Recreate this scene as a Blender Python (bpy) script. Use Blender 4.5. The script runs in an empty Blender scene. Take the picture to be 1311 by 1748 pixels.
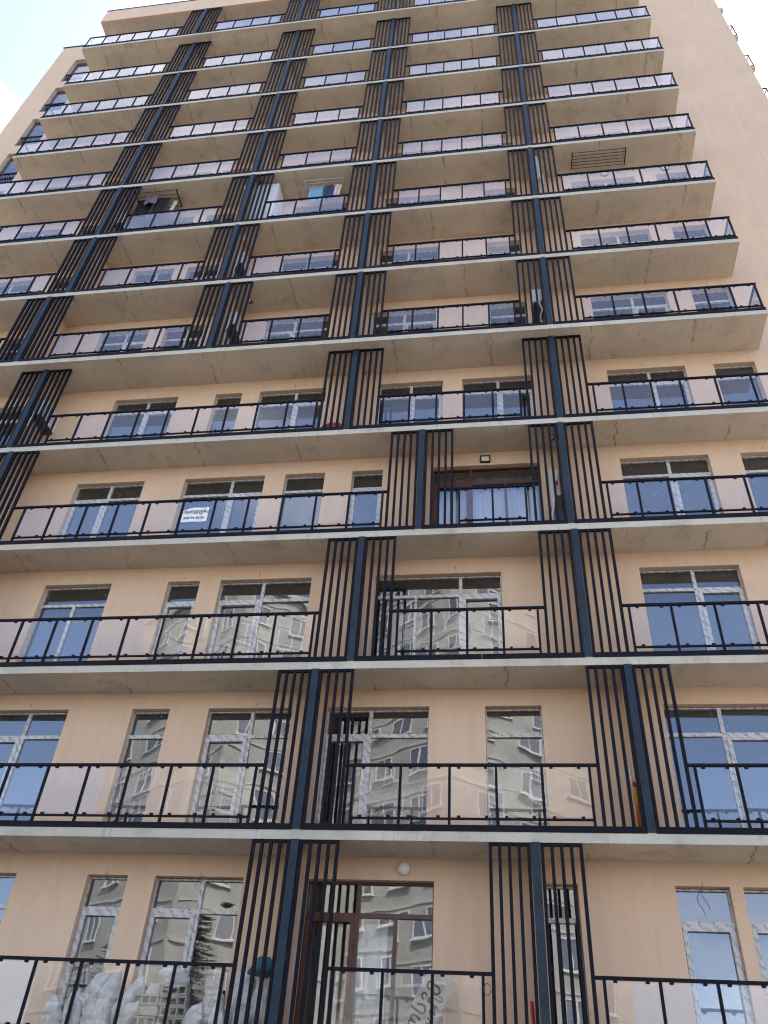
import bpy, bmesh, math, random
from mathutils import Vector, Matrix, noise as mnoise

random.seed(7)
R = math.radians
sc = bpy.context.scene
C = sc.collection

# ------------------------------------------------------------------ camera
cam_d = bpy.data.cameras.new('camera')
cam = bpy.data.objects.new('camera', cam_d); C.objects.link(cam); sc.camera = cam
cam_d.sensor_fit = 'VERTICAL'; cam_d.sensor_height = 24.0
cam_d.lens = 1426.04 / 1748 * 24.0
cam_d.clip_start = 0.1; cam_d.clip_end = 3000
pit, yaw, rol = R(40.2225), R(-10.1984), R(4.3041)
fwd = Vector((math.sin(yaw)*math.cos(pit), math.cos(yaw)*math.cos(pit), math.sin(pit)))
rgt0 = Vector((math.cos(yaw), -math.sin(yaw), 0)); up0 = rgt0.cross(fwd)
rgt = math.cos(rol)*rgt0 + math.sin(rol)*up0; up = -math.sin(rol)*rgt0 + math.cos(rol)*up0
M = Matrix((( rgt.x, up.x, -fwd.x, 0), (rgt.y, up.y, -fwd.y, -12.6636), (rgt.z, up.z, -fwd.z, 1.60), (0, 0, 0, 1)))
cam.matrix_world = M

# ------------------------------------------------------------------ sky, sun, exposure
SUN_EL, SUN_AZ = 54.0, 22.0           # azimuth measured from +Y (behind the tower) towards +X
w = bpy.data.worlds.new('World'); sc.world = w; w.use_nodes = True
nt = w.node_tree; nt.nodes.clear()
out = nt.nodes.new('ShaderNodeOutputWorld'); bg = nt.nodes.new('ShaderNodeBackground')
sky = nt.nodes.new('ShaderNodeTexSky'); sky.sky_type = 'NISHITA'; sky.sun_disc = False
sky.sun_elevation = R(SUN_EL); sky.sun_rotation = R(SUN_AZ)
sky.air_density = 1.0; sky.dust_density = 1.6; sky.ozone_density = 1.0; sky.altitude = 400
tc = nt.nodes.new('ShaderNodeTexCoord'); mp = nt.nodes.new('ShaderNodeMapping')
mp.inputs['Scale'].default_value = (1.0, 1.0, 1.9); mp.inputs['Location'].default_value = (3.1, 0.4, 1.7); mp.inputs['Rotation'].default_value = (0, 0, 3.1)
nz = nt.nodes.new('ShaderNodeTexNoise'); nz.inputs['Scale'].default_value = 1.9; nz.inputs['Detail'].default_value = 8
nz.inputs['Roughness'].default_value = 0.55; nz.inputs['Distortion'].default_value = 0.25
cr = nt.nodes.new('ShaderNodeValToRGB'); cr.color_ramp.elements[0].position = 0.50; cr.color_ramp.elements[1].position = 0.78
mul = nt.nodes.new('ShaderNodeMix'); mul.data_type = 'RGBA'
hs = nt.nodes.new('ShaderNodeMix'); hs.data_type = 'RGBA'; hs.blend_type = 'MIX'
bw = nt.nodes.new('ShaderNodeRGBToBW'); gain = nt.nodes.new('ShaderNodeMath'); gain.operation = 'MULTIPLY_ADD'
gain.inputs[1].default_value = 1.5; gain.inputs[2].default_value = 3.0
L = nt.links.new
L(tc.outputs['Generated'], mp.inputs['Vector']); L(mp.outputs['Vector'], nz.inputs['Vector']); 
sxyz = nt.nodes.new('ShaderNodeSeparateXYZ'); L(tc.outputs['Generated'], sxyz.inputs[0])     # cloud cover thickens towards the sun and overhead
g1 = nt.nodes.new('ShaderNodeMath'); g1.operation = 'MULTIPLY_ADD'; g1.inputs[1].default_value = .13; L(sxyz.outputs[1], g1.inputs[0]); L(nz.outputs['Fac'], g1.inputs[2])
g2 = nt.nodes.new('ShaderNodeMath'); g2.operation = 'MULTIPLY_ADD'; g2.inputs[1].default_value = .045; L(sxyz.outputs[2], g2.inputs[0]); L(g1.outputs[0], g2.inputs[2])
L(g2.outputs[0], cr.inputs['Fac'])
L(sky.outputs['Color'], bw.inputs['Color']); L(bw.outputs['Val'], gain.inputs[0])
cmb = nt.nodes.new('ShaderNodeCombineColor')
for i in range(3): L(gain.outputs[0], cmb.inputs[i])
L(cr.outputs['Color'], mul.inputs['Factor']); L(sky.outputs['Color'], mul.inputs['A']); L(cmb.outputs['Color'], mul.inputs['B'])
L(mul.outputs['Result'], bg.inputs['Color']); bg.inputs['Strength'].default_value = 0.13
L(bg.outputs['Background'], out.inputs['Surface'])

sd = bpy.data.lights.new('sun', 'SUN'); sd.energy = 3.0; sd.angle = R(0.6); sd.color = (1.0, 0.95, 0.87)
sun = bpy.data.objects.new('sun', sd); C.objects.link(sun)
sv = Vector((math.sin(R(SUN_AZ))*math.cos(R(SUN_EL)), math.cos(R(SUN_AZ))*math.cos(R(SUN_EL)), math.sin(R(SUN_EL))))
sun.rotation_euler = sv.to_track_quat('Z', 'Y').to_euler()

vs = sc.view_settings
vs.view_transform = 'Standard'; vs.look = 'None'; vs.gamma = 1.0; vs.use_curve_mapping = False
vs.exposure = 2.10
vs.use_white_balance = True; vs.white_balance_temperature = 6700; vs.white_balance_tint = 16
cy = sc.cycles
cy.max_bounces = 7; cy.diffuse_bounces = 4; cy.glossy_bounces = 3; cy.transparent_max_bounces = 16
cy.use_denoising = True; cy.filter_width = 1.15

# ------------------------------------------------------------------ node helpers
def mat(name):
    m = bpy.data.materials.new(name); m.use_nodes = True
    n = m.node_tree; n.nodes.clear()
    o = n.nodes.new('ShaderNodeOutputMaterial')
    return m, n, o
def N(n, t, **kw):
    x = n.nodes.new(t)
    for k, v in kw.items():
        if k.startswith('i_'):
            x.inputs[k[2:].replace('_', ' ')].default_value = v
        else: setattr(x, k, v)
    return x
def noise(n, vec, scale, detail=4, rough=.55, dist=0.0):
    x = N(n, 'ShaderNodeTexNoise'); x.inputs['Scale'].default_value = scale; x.inputs['Detail'].default_value = detail
    x.inputs['Roughness'].default_value = rough; x.inputs['Distortion'].default_value = dist
    if vec is not None: n.links.new(vec, x.inputs['Vector'])
    return x.outputs['Fac']
def ramp(n, fac, stops):
    x = N(n, 'ShaderNodeValToRGB'); e = x.color_ramp.elements
    while len(e) < len(stops): e.new(0.5)
    for el, (p, c) in zip(e, stops):
        el.position = p; el.color = (c, c, c, 1) if isinstance(c, (int, float)) else (*c, 1)
    n.links.new(fac, x.inputs['Fac']); return x.outputs['Color']
def mix(n, fac, a, b, mode='MIX'):
    x = N(n, 'ShaderNodeMix', data_type='RGBA', blend_type=mode)
    for s, v in (('Factor', fac), ('A', a), ('B', b)):
        i = [q for q in x.inputs if q.name == s and (q.type == 'RGBA' or s == 'Factor' and q.type == 'VALUE')][0]
        if hasattr(v, 'links'): n.links.new(v, i)
        elif isinstance(v, (int, float)): i.default_value = v if s == 'Factor' else (v, v, v, 1)
        else: i.default_value = (*v, 1)
    return [q for q in x.outputs if q.type == 'RGBA'][0]
def math_(n, op, a, b=0.0, c=0.0):
    x = N(n, 'ShaderNodeMath', operation=op)
    for i, v in enumerate((a, b, c)):
        if hasattr(v, 'links'): n.links.new(v, x.inputs[i])
        else: x.inputs[i].default_value = v
    return x.outputs[0]
def pos(n, scale=(1, 1, 1), loc=(0, 0, 0)):
    g = N(n, 'ShaderNodeNewGeometry'); m = N(n, 'ShaderNodeMapping')
    m.inputs['Scale'].default_value = scale; m.inputs['Location'].default_value = loc
    n.links.new(g.outputs['Position'], m.inputs['Vector']); return m.outputs['Vector']
def bump(n, h, strength, dist=0.01):
    b = N(n, 'ShaderNodeBump'); b.inputs['Strength'].default_value = strength; b.inputs['Distance'].default_value = dist
    n.links.new(h, b.inputs['Height']); return b.outputs['Normal']
def bsdf(n, o, col, rough=.6, normal=None, metal=0.0, spec=.5):
    b = N(n, 'ShaderNodeBsdfPrincipled')
    if hasattr(col, 'links'): n.links.new(col, b.inputs['Base Color'])
    else: b.inputs['Base Color'].default_value = (*col, 1)
    if hasattr(rough, 'links'): n.links.new(rough, b.inputs['Roughness'])
    else: b.inputs['Roughness'].default_value = rough
    b.inputs['Metallic'].default_value = metal; b.inputs['Specular IOR Level'].default_value = spec
    if normal is not None: n.links.new(normal, b.inputs['Normal'])
    n.links.new(b.outputs['BSDF'], o.inputs['Surface']); return b

MT = {}
def simple(name, col, rough=.6, var=.15, scale=8, metal=0.0, bmp=0.0, spec=.5):
    m, n, o = mat(name); p = pos(n)
    f = noise(n, p, scale, 5)
    lo = tuple(c*(1-var) for c in col); hi = tuple(min(1, c*(1+var)) for c in col)
    c = mix(n, ramp(n, f, [(.3, 0.0), (.7, 1.0)]), lo, hi)
    nm = bump(n, noise(n, p, scale*6, 3), bmp, .01) if bmp else None
    bsdf(n, o, c, rough, nm, metal, spec); MT[name] = m; return m

# peach render (stucco): fine grain, faint trowel streaks, a little grime
m, n, o = mat('stucco'); MT['stucco'] = m
p = pos(n); pv = pos(n, (2.2, 2.2, .22))
c = mix(n, ramp(n, noise(n, p, .55, 5), [(.3, 0.0), (.72, 1.0)]), (.655, .458, .312), (.715, .512, .358))
c = mix(n, ramp(n, noise(n, pv, 3.0, 5), [(.35, 0.0), (.8, .45)]), c, (.53, .36, .25))
c = mix(n, ramp(n, noise(n, p, 60, 3), [(.35, 0.0), (.7, .35)]), c, (.715, .53, .385))
c = mix(n, ramp(n, noise(n, pos(n, (1, 1, 1), (9, 2, 4)), 1.3, 6, .65), [(.56, 0.0), (.74, .38)]), c, (.50, .38, .28))
c = mix(n, ramp(n, noise(n, pos(n, (1.6, 1.6, .16), (4, 1, 6)), 1.8, 6, .7), [(.60, 0.0), (.68, .22)]), c, (.44, .33, .25))
bsdf(n, o, c, .92, bump(n, math_(n, 'MULTIPLY_ADD', noise(n, pos(n, (1, 1, .6)), 5.0, 4, .6), 2.2, noise(n, p, 120, 4, .7)), .45, .006), spec=.2)

# raw concrete: blotches, formwork joints, cracks, rust-brown drips
def concrete(name, base, dark, light, crack=True):
    m, n, o = mat(name); MT[name] = m
    p = pos(n)
    c = mix(n, ramp(n, noise(n, p, .7, 6, .6), [(.3, 0.0), (.7, 1.0)]), base, light)
    c = mix(n, ramp(n, noise(n, pos(n, (1, 1, 1), (5, 3, 2)), 1.7, 7, .65, .4), [(.52, 0.0), (.72, .55)]), c, dark)
    c = mix(n, ramp(n, noise(n, p, 26, 4, .7), [(.3, .25), (.62, 0.0)]), c, dark)
    if crack:
        wob = noise(n, pos(n, (1, 2.2, 1)), 2.3, 5, .6)
        sx = N(n, 'ShaderNodeSeparateXYZ'); g = N(n, 'ShaderNodeNewGeometry'); n.links.new(g.outputs['Position'], sx.inputs[0])
        oi = N(n, 'ShaderNodeObjectInfo')
        a = math_(n, 'ADD', math_(n, 'MULTIPLY_ADD', wob, .10, math_(n, 'MULTIPLY', sx.outputs[0], .42)), math_(n, 'MULTIPLY', oi.outputs['Random'], 3.0))
        fr = math_(n, 'ABSOLUTE', math_(n, 'SUBTRACT', math_(n, 'FRACT', a), .5))
        line = math_(n, 'LESS_THAN', fr, .0045)
        mask = ramp(n, noise(n, pos(n, (.8, 1.2, .9), (2, 7, 1)), 1.6, 3), [(.42, 0.0), (.55, .8)])
        c = mix(n, math_(n, 'MULTIPLY', line, mask), c, tuple(v*.35 for v in dark))
        soft = ramp(n, fr, [(0.0, .30), (.035, 0.0)])
        c = mix(n, math_(n, 'MULTIPLY', soft, mask), c, dark)
    drip = ramp(n, noise(n, pos(n, (7, 1, .6)), 2.0, 4, .6), [(.60, 0.0), (.74, .45)])
    c = mix(n, drip, c, tuple(v*.72 for v in dark))
    bsdf(n, o, c, .9, bump(n, noise(n, p, 45, 5, .7), .35, .01), spec=.25)
concrete('slab_concrete', (.61, .52, .40), (.36, .29, .20), (.71, .615, .48))
concrete('edge_concrete', (.48, .445, .365), (.27, .235, .17), (.58, .545, .455), False)
concrete('inner_concrete', (.26, .25, .24), (.18, .17, .16), (.33, .32, .30), False)

# painted steel
def steel(name, col, wear, wearamt, rough):
    m, n, o = mat(name); MT[name] = m
    p = pos(n)
    c = mix(n, ramp(n, noise(n, p, 3, 4), [(.3, 0.0), (.7, 1.0)]), tuple(v*.85 for v in col), tuple(v*1.2 for v in col))
    sc_ = ramp(n, noise(n, pos(n, (26, 26, 1.6)), 3.0, 6, .7), [(.66, 0.0), (.70, wearamt)])
    c = mix(n, sc_, c, wear)
    c = mix(n, ramp(n, noise(n, p, 11, 5, .65), [(.60, 0.0), (.78, .10)]), c, (.20, .19, .18))
    bsdf(n, o, c, rough, bump(n, noise(n, p, 60, 3), .1, .004), spec=.12)
steel('black_steel', (.0062, .0058, .0115), (.07, .07, .09), .12, .6)
steel('blue_steel', (.022, .035, .050), (.22, .26, .29), .5, .45)

# window frames: white plastic still wearing its printed protective film
m, n, o = mat('film_frame'); MT['film_frame'] = m
p = pos(n)
sx = N(n, 'ShaderNodeSeparateXYZ'); n.links.new(p, sx.inputs[0])
run = math_(n, 'ADD', sx.outputs[0], sx.outputs[2])              # runs along both uprights and cross-members
near = math_(n, 'LESS_THAN', math_(n, 'FRACT', math_(n, 'MULTIPLY_ADD', noise(n, p, 5, 2), 1.6, math_(n, 'MULTIPLY', run, 5.6))), .42)
scr = ramp(n, noise(n, pos(n, (1, 1, 1), (1, 5, 3)), 75, 2, .6), [(.52, 0.0), (.56, .9)])
c = mix(n, ramp(n, noise(n, p, 2.0, 4), [(.35, 0.0), (.7, 1.0)]), (.50, .49, .48), (.61, .60, .59))
c = mix(n, math_(n, 'MULTIPLY', near, scr), c, (.05, .05, .055))
c = mix(n, ramp(n, noise(n, p, 9, 5, .7), [(.62, 0.0), (.76, .3)]), c, (.40, .35, .31))
bsdf(n, o, c, .35)
simple('brown_frame', (.075, .022, .014), .38, .3, 6)
simple('white_frame', (.72, .72, .70), .4, .06, 5)

# glass: clear sheet with an angle-dependent mirror, splashes of dried plaster and dust
def glass(name, r0, tint, dirt, wav, splash, haze=.0, top=1.0, pw=5.0):
    m, n, o = mat(name); MT[name] = m
    p = pos(n)
    lw = N(n, 'ShaderNodeLayerWeight'); lw.inputs['Blend'].default_value = .5
    f5 = math_(n, 'POWER', lw.outputs['Facing'], pw)
    fr = math_(n, 'MULTIPLY_ADD', f5, top - r0, r0)
    tr = N(n, 'ShaderNodeBsdfTransparent'); tr.inputs['Color'].default_value = (*tint, 1)
    gl = N(n, 'ShaderNodeBsdfGlossy'); gl.inputs['Roughness'].default_value = .012; gl.inputs['Color'].default_value = (.97, .98, 1, 1)
    if wav:
        oi = N(n, 'ShaderNodeObjectInfo'); av = N(n, 'ShaderNodeVectorMath', operation='ADD')
        cx = N(n, 'ShaderNodeCombineXYZ')
        for i in range(3): n.links.new(math_(n, 'MULTIPLY', oi.outputs['Random'], 40.0 + 9*i), cx.inputs[i])
        n.links.new(p, av.inputs[0]); n.links.new(cx.outputs[0], av.inputs[1])
        n.links.new(bump(n, noise(n, av.outputs[0], .9, 2, .4), wav, .05), gl.inputs['Normal'])
    s = N(n, 'ShaderNodeMixShader'); n.links.new(fr, s.inputs[0]); n.links.new(tr.outputs[0], s.inputs[1]); n.links.new(gl.outputs[0], s.inputs[2])
    df = N(n, 'ShaderNodeBsdfDiffuse'); df.inputs['Color'].default_value = (.62, .60, .57, 1)
    d = math_(n, 'MULTIPLY', ramp(n, noise(n, p, 2.4, 6, .65), [(.35, 0.3), (.75, 1.0)]), dirt)
    if splash:
        st = ramp(n, noise(n, pos(n, (14, 14, 3.2), (3, 1, 8)), 2.2, 5, .65, .3), [(.655, 0.0), (.68, .8)])
        pt = ramp(n, noise(n, p, 1.1, 2), [(.45, 0.0), (.55, 1.0)])
        d = math_(n, 'MAXIMUM', d, math_(n, 'MULTIPLY', math_(n, 'MULTIPLY', st, pt), splash))
    s2 = N(n, 'ShaderNodeMixShader'); n.links.new(d, s2.inputs[0]); n.links.new(s.outputs[0], s2.inputs[1]); n.links.new(df.outputs[0], s2.inputs[2])
    n.links.new(s2.outputs[0], o.inputs['Surface'])
glass('window_glass', .14, (.50, .53, .55), .03, .10, .8)
glass('rail_glass', .045, (.97, .97, .97), .03, .06, .0, .0, 1.0, 4.0)
glass('clear_glass', .13, (.84, .86, .87), .02, .06, .2)
glass('far_glass', .22, (.30, .31, .33), .25, .0, .0)

simple('paint_white', (.74, .74, .73), .5, .06, 4)
simple('roof_coping', (.02, .03, .10), .5, .1, 3)
simple('ground_asphalt', (.075, .073, .070), .9, .25, 1.5, bmp=.3)
simple('pavement_stone', (.30, .28, .25), .9, .2, 2.0, bmp=.2)
simple('sack_white', (.56, .55, .51), .85, .25, 9, bmp=.9)
simple('sack_blue', (.04, .13, .17), .8, .2, 7)
simple('block_grey', (.36, .33, .28), .95, .2, 9, bmp=.4)
simple('card', (.42, .37, .28), .9, .12, 6)
simple('paper', (.80, .80, .78), .8, .05, 6)
simple('ink', (.015, .015, .02), .6, .1, 6)
simple('red_plastic', (.52, .012, .018), .35, .15, 5)
simple('orange_plastic', (.60, .13, .02), .45, .25, 14)
simple('yellow_plastic', (.65, .38, .03), .45, .2, 9)
simple('appliance_white', (.66, .66, .64), .45, .06, 4)
simple('appliance_dark', (.06, .06, .065), .6, .2, 6)
simple('black_plastic', (.012, .012, .013), .4, .2, 5)
simple('copper_wrap', (.70, .70, .68), .7, .2, 30, bmp=.3)
simple('cloth_blue', (.16, .36, .52), .9, .15, 9, bmp=.2)
simple('cloth_navy', (.022, .05, .14), .9, .2, 9, bmp=.2)
simple('cloth_pink', (.66, .52, .48), .9, .1, 9, bmp=.2)
simple('cloth_black', (.006, .006, .010), .9, .2, 9, bmp=.2)
simple('cloth_grey', (.14, .12, .14), .9, .2, 9, bmp=.2)
simple('cloth_pale', (.50, .56, .50), .9, .15, 9, bmp=.2)
simple('cloth_curtain', (.80, .83, .84), .9, .08, 4)
simple('cloth_valance', (.20, .16, .15), .9, .15, 6)
simple('metal_light', (.60, .58, .54), .35, .1, 6)
simple('far_wall', (.40, .405, .365), .9, .15, .8, bmp=.2)
simple('far_panel', (.50, .50, .45), .9, .12, 1.3)
simple('house_wall', (.42, .37, .31), .9, .12, 1.0)
simple('house_roof', (.20, .09, .06), .85, .25, 3.0)
simple('bark', (.09, .06, .04), .95, .3, 9, bmp=.5)
simple('fir_green', (.035, .060, .030), .8, .5, 2)
simple('leaf_green', (.05, .09, .03), .75, .4, 2)
m, n, o = mat('lamp_shell'); MT['lamp_shell'] = m; bsdf(n, o, (.70, .68, .64), .35)

# ------------------------------------------------------------------ mesh helpers
class MB:
    def __init__(s): s.v = []; s.f = []
    def box(s, x0, x1, y0, y1, z0, z1):
        b = len(s.v)
        s.v += [(x0, y0, z0), (x1, y0, z0), (x1, y1, z0), (x0, y1, z0), (x0, y0, z1), (x1, y0, z1), (x1, y1, z1), (x0, y1, z1)]
        s.f += [tuple(b+i for i in q) for q in ((3, 2, 1, 0), (4, 5, 6, 7), (0, 1, 5, 4), (1, 2, 6, 5), (2, 3, 7, 6), (3, 0, 4, 7))]
        return s
    def tube(s, pts, r, k=6):
        pts = [Vector(p) for p in pts]; rings = []
        for i, p_ in enumerate(pts):
            d = (pts[min(i+1, len(pts)-1)] - pts[max(i-1, 0)]).normalized()
            a = d.orthogonal().normalized(); b_ = d.cross(a); b = len(s.v)
            rr = r[i] if isinstance(r, (list, tuple)) else r
            for j in range(k):
                t = 2*math.pi*j/k; s.v.append(tuple(p_ + a*math.cos(t)*rr + b_*math.sin(t)*rr))
            rings.append(b)
        for a, b in zip(rings, rings[1:]):
            for j in range(k): s.f.append((a+j, a+(j+1) % k, b+(j+1) % k, b+j))
        s.f.append(tuple(rings[0]+j for j in range(k))[::-1]); s.f.append(tuple(rings[-1]+j for j in range(k)))
        return s
    def lathe(s, prof, c=(0, 0, 0), axis='Z', k=20):
        rings = []
        for (r, h) in prof:
            b = len(s.v); rings.append(b)
            for j in range(k):
                t = 2*math.pi*j/k; a, d = r*math.cos(t), r*math.sin(t)
                s.v.append((c[0]+a, c[1]+d, c[2]+h) if axis == 'Z' else (c[0]+a, c[1]+h, c[2]+d))
        for a, b in zip(rings, rings[1:]):
            for j in range(k): s.f.append((a+j, a+(j+1) % k, b+(j+1) % k, b+j))
        s.f.append(tuple(rings[0]+j for j in range(k))[::-1]); s.f.append(tuple(rings[-1]+j for j in range(k)))
        return s
    def mesh(s, name, material, smooth=False):
        me = bpy.data.meshes.new(name); me.from_pydata(s.v, [], s.f); me.validate(); me.update()
        me.materials.append(MT[material])
        if smooth:
            for q in me.polygons: q.use_smooth = True
        return me
    def build(s, name, material, parent=None, loc=(0, 0, 0), smooth=False):
        return link(name, s.mesh(name, material, smooth), parent, loc)
def link(name, me, parent=None, loc=(0, 0, 0), rot=None):
    o = bpy.data.objects.new(name, me); C.objects.link(o); o.location = loc
    if rot: o.rotation_euler = rot
    if parent is not None: o.parent = parent
    return o
def tag(o, label, cat, group=None):
    o['label'] = label; o['category'] = cat
    if group: o['group'] = group
    return o
def thing(name, label, cat, loc=(0, 0, 0), rz=0.0, group=None):
    o = bpy.data.objects.new(name, None); C.objects.link(o); o.location = loc; o.rotation_euler = (0, 0, rz)
    o.empty_display_size = .2
    return tag(o, label, cat, group)
CACHE = {}
def cbox(name, w_, d, h, material, parent, loc, rot=None):
    """a box of shared mesh data, centred on loc"""
    key = (name, round(w_, 3), round(d, 3), round(h, 3), material)
    if key not in CACHE: CACHE[key] = MB().box(-w_/2, w_/2, -d/2, d/2, -h/2, h/2).mesh(name, material)
    return link(name, CACHE[key], parent, loc, rot)
def bevel(o, wdt=.004):
    md = o.modifiers.new('bevel', 'BEVEL'); md.width = wdt; md.segments = 1; md.limit_method = 'ANGLE'

# ------------------------------------------------------------------ the ground
def struct(o): o['kind'] = 'structure'; return o
struct(MB().box(-320, 320, -320, 320, -.5, 0).build('ground', 'ground_asphalt'))
struct(MB().box(-60, 60, -5.2, 0.9, 0.004, .13).build('pavement', 'pavement_stone'))

# ------------------------------------------------------------------ the tower
XL, XR, XW0, XW1, YW = -16.86, 6.35, -19.65, 9.5, 1.05
def S(k): return 3.115 + 3.0*k               # reference level of balcony slab k
def yf(k): return .228 if k <= 4 else (0.0 if k <= 11 else -.29)
tower = thing('apartment_building', 'tall peach apartment tower with concrete balconies and black slat screens', 'building')
NF = 13

WIN = {  # (x0, x1, type, split fraction)
 0: [(-9.95, -8.27, 'L', .5), (-7.00, -6.29, 'D', 0), (-5.82, -4.32, 'L', .53), (-3.26, -1.23, 'brown', .41), (.47, .98, 'S', 0), (2.42, 3.21, 'D', 0), (3.40, 4.5, 'D', 0)],
 1: [(-9.95, -8.30, 'L', .5), (-7.01, -6.27, 'S', 0), (-5.51, -3.90, 'L', .52), (-3.25, -1.37, 'L', .43), (-.37, .62, 'S', 0), (2.70, 4.58, 'R', .5), (5.0, 5.9, 'S', 0)],
 2: [(-9.79, -8.26, 'W', .5), (-7.00, -6.29, 'D', 0), (-5.84, -3.88, 'L', .47), (-2.55, .01, 'X', .68), (2.70, 4.58, 'R', .54), (5.22, 6.1, 'S', 0)],
 3: [(-14.2, -12.4, 'L', .5), (-9.99, -8.28, 'L', .5), (-7.28, -5.33, 'R', .59), (-4.85, -3.91, 'S', 0), (-3.27, -2.56, 'D', 0), (-1.42, .93, 'brown', .36), (2.69, 4.56, 'R', .55), (5.22, 6.17, 'S', 0)],
 4: [(-14.0, -12.39, 'R', .5), (-9.84, -8.11, 'R', .52), (-7.10, -6.39, 'S', 0), (-5.92, -4.18, 'R', .54), (-2.82, -1.23, 'R', .5), (-.75, .96, 'R', .51), (2.74, 4.57, 'R', .54), (5.22, 6.16, 'S', 0)],
}
UP = [(-15.9, -14.2, 'R', .5), (-13.6, -12.75, 'S', 0), (-10.9, -9.6, 'R', .55), (-9.16, -8.15, 'L', .5), (-6.18, -4.41, 'L', .45), (-3.20, -1.44, 'R', .5), (-.01, .96, 'S', 0), (2.66, 4.60, 'R', .55), (5.22, 6.17, 'S', 0)]
for k in range(5, NF): WIN[k] = list(UP)
WIN[5][1] = (-14.0, -12.7, 'S', 0); WIN[5][2] = (-11.11, -9.65, 'R', .52); WIN[5][3] = (-9.16, -8.0, 'R', .55)
HEAD = {0: 2.59, 1: 2.60, 2: 2.56, 3: 2.54, 4: 2.51, 5: 2.53}
SIDE = (-18.55, -17.55)                        # the narrow windows left of the balconies

# facade wall with its openings
wall = MB(); wt = .26
for k in range(-1, NF):
    z0 = 0.0 if k < 0 else S(k) + .01; z1 = S(k+1) + .01 if k < NF-1 else 43.4
    if k < 0:
        wall.box(XW0, XW1, YW, YW+wt, z0, z1); continue
    ops = [(a, b, S(k)+.10, S(k)+HEAD.get(k, 2.55)) for a, b, t, f in WIN[k]] + [(SIDE[0], SIDE[1], S(k)+.30, S(k)+2.66)]
    ops.sort(); x = XW0
    for a, b, s0, s1 in ops:
        wall.box(x, a, YW, YW+wt, z0, z1); wall.box(a, b, YW, YW+wt, s1, z1); wall.box(a, b, YW, YW+wt, z0, s0); x = b
    wall.box(x, XW1, YW, YW+wt, z0, z1)
wall.build('wall', 'stucco', tower)
MB().box(XW0, XW0+.25, YW+wt, 15, 0, 43.4).build('side_wall', 'stucco', tower)
MB().box(XW1-.25, XW1, YW+wt, 15, 0, 43.4).build('side_wall', 'stucco', tower)
MB().box(XW0+.25, XW1-.25, 14.75, 15, 0, 43.4).build('rear_wall', 'stucco', tower)
MB().box(XW0+.25, XW1-.25, 6.0, 6.15, 0, 42.0).build('inner_wall', 'inner_concrete', tower)
for k in range(0, NF+1):
    MB().box(XW0+.25, XW1-.25, YW+wt, 14.75, S(k)-.10, S(k)+.09).build('floor_plate', 'inner_concrete', tower)
MB().box(XW0+.25, XW1-.25, YW+wt, 14.75, 43.1, 43.3).build('roof', 'inner_concrete', tower)
cp = MB(); cp.box(XW0-.04, XL-.02, YW-.04, YW+wt+.02, 43.4, 43.46); cp.box(XR+.02, XW1+.04, YW-.04, YW+wt+.02, 43.4, 43.46)
cp.build('roof_coping', 'roof_coping', tower)

# balcony slabs, the pale cast edge on the face of each one, post feet
for k in range(0, NF):
    y0 = yf(k)
    o = MB().box(XL, XR, y0+.012, YW+.01, S(k)-.07, S(k)+.088).build('balcony_slab', 'slab_concrete', tower)
    x = XL - .004
    rr = random.Random(k*11+3)
    while x < XR:                                # edge strip cast in lengths with hairline joints
        x2 = min(x + rr.uniform(2.0, 3.4), XR+.004)
        if XR - x2 < .5: x2 = XR + .004
        j = rr.uniform(-.002, .002); MB().box(x, x2-.006, y0+j, y0+.0125, S(k)-.074+j, S(k)+.088).build('slab_edge', 'edge_concrete', o); x = x2
    for a in (XL-.004, XR): MB().box(a, a+.004, y0+.013, YW, S(k)-.07, S(k)+.088).build('slab_edge', 'edge_concrete', o)
o = MB().box(XL+.181, XR-.181, -.119, YW+.01, 42.05, 42.25).build('roof_slab', 'slab_concrete', tower)
MB().box(XL-.004, XR+.004, -.30, -.12, 42.045, 43.27).build('parapet', 'stucco', tower)
MB().box(XL-.004, XL+.18, -.1195, YW-.002, 42.046, 43.27).build('parapet', 'stucco', tower)
MB().box(XR-.18, XR+.004, -.1195, YW-.002, 42.046, 43.27).build('parapet', 'stucco', tower)
MB().box(XL-.03, XR+.03, -.325, YW-.003, 43.272, 43.32).build('roof_coping', 'roof_coping', tower)

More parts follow.
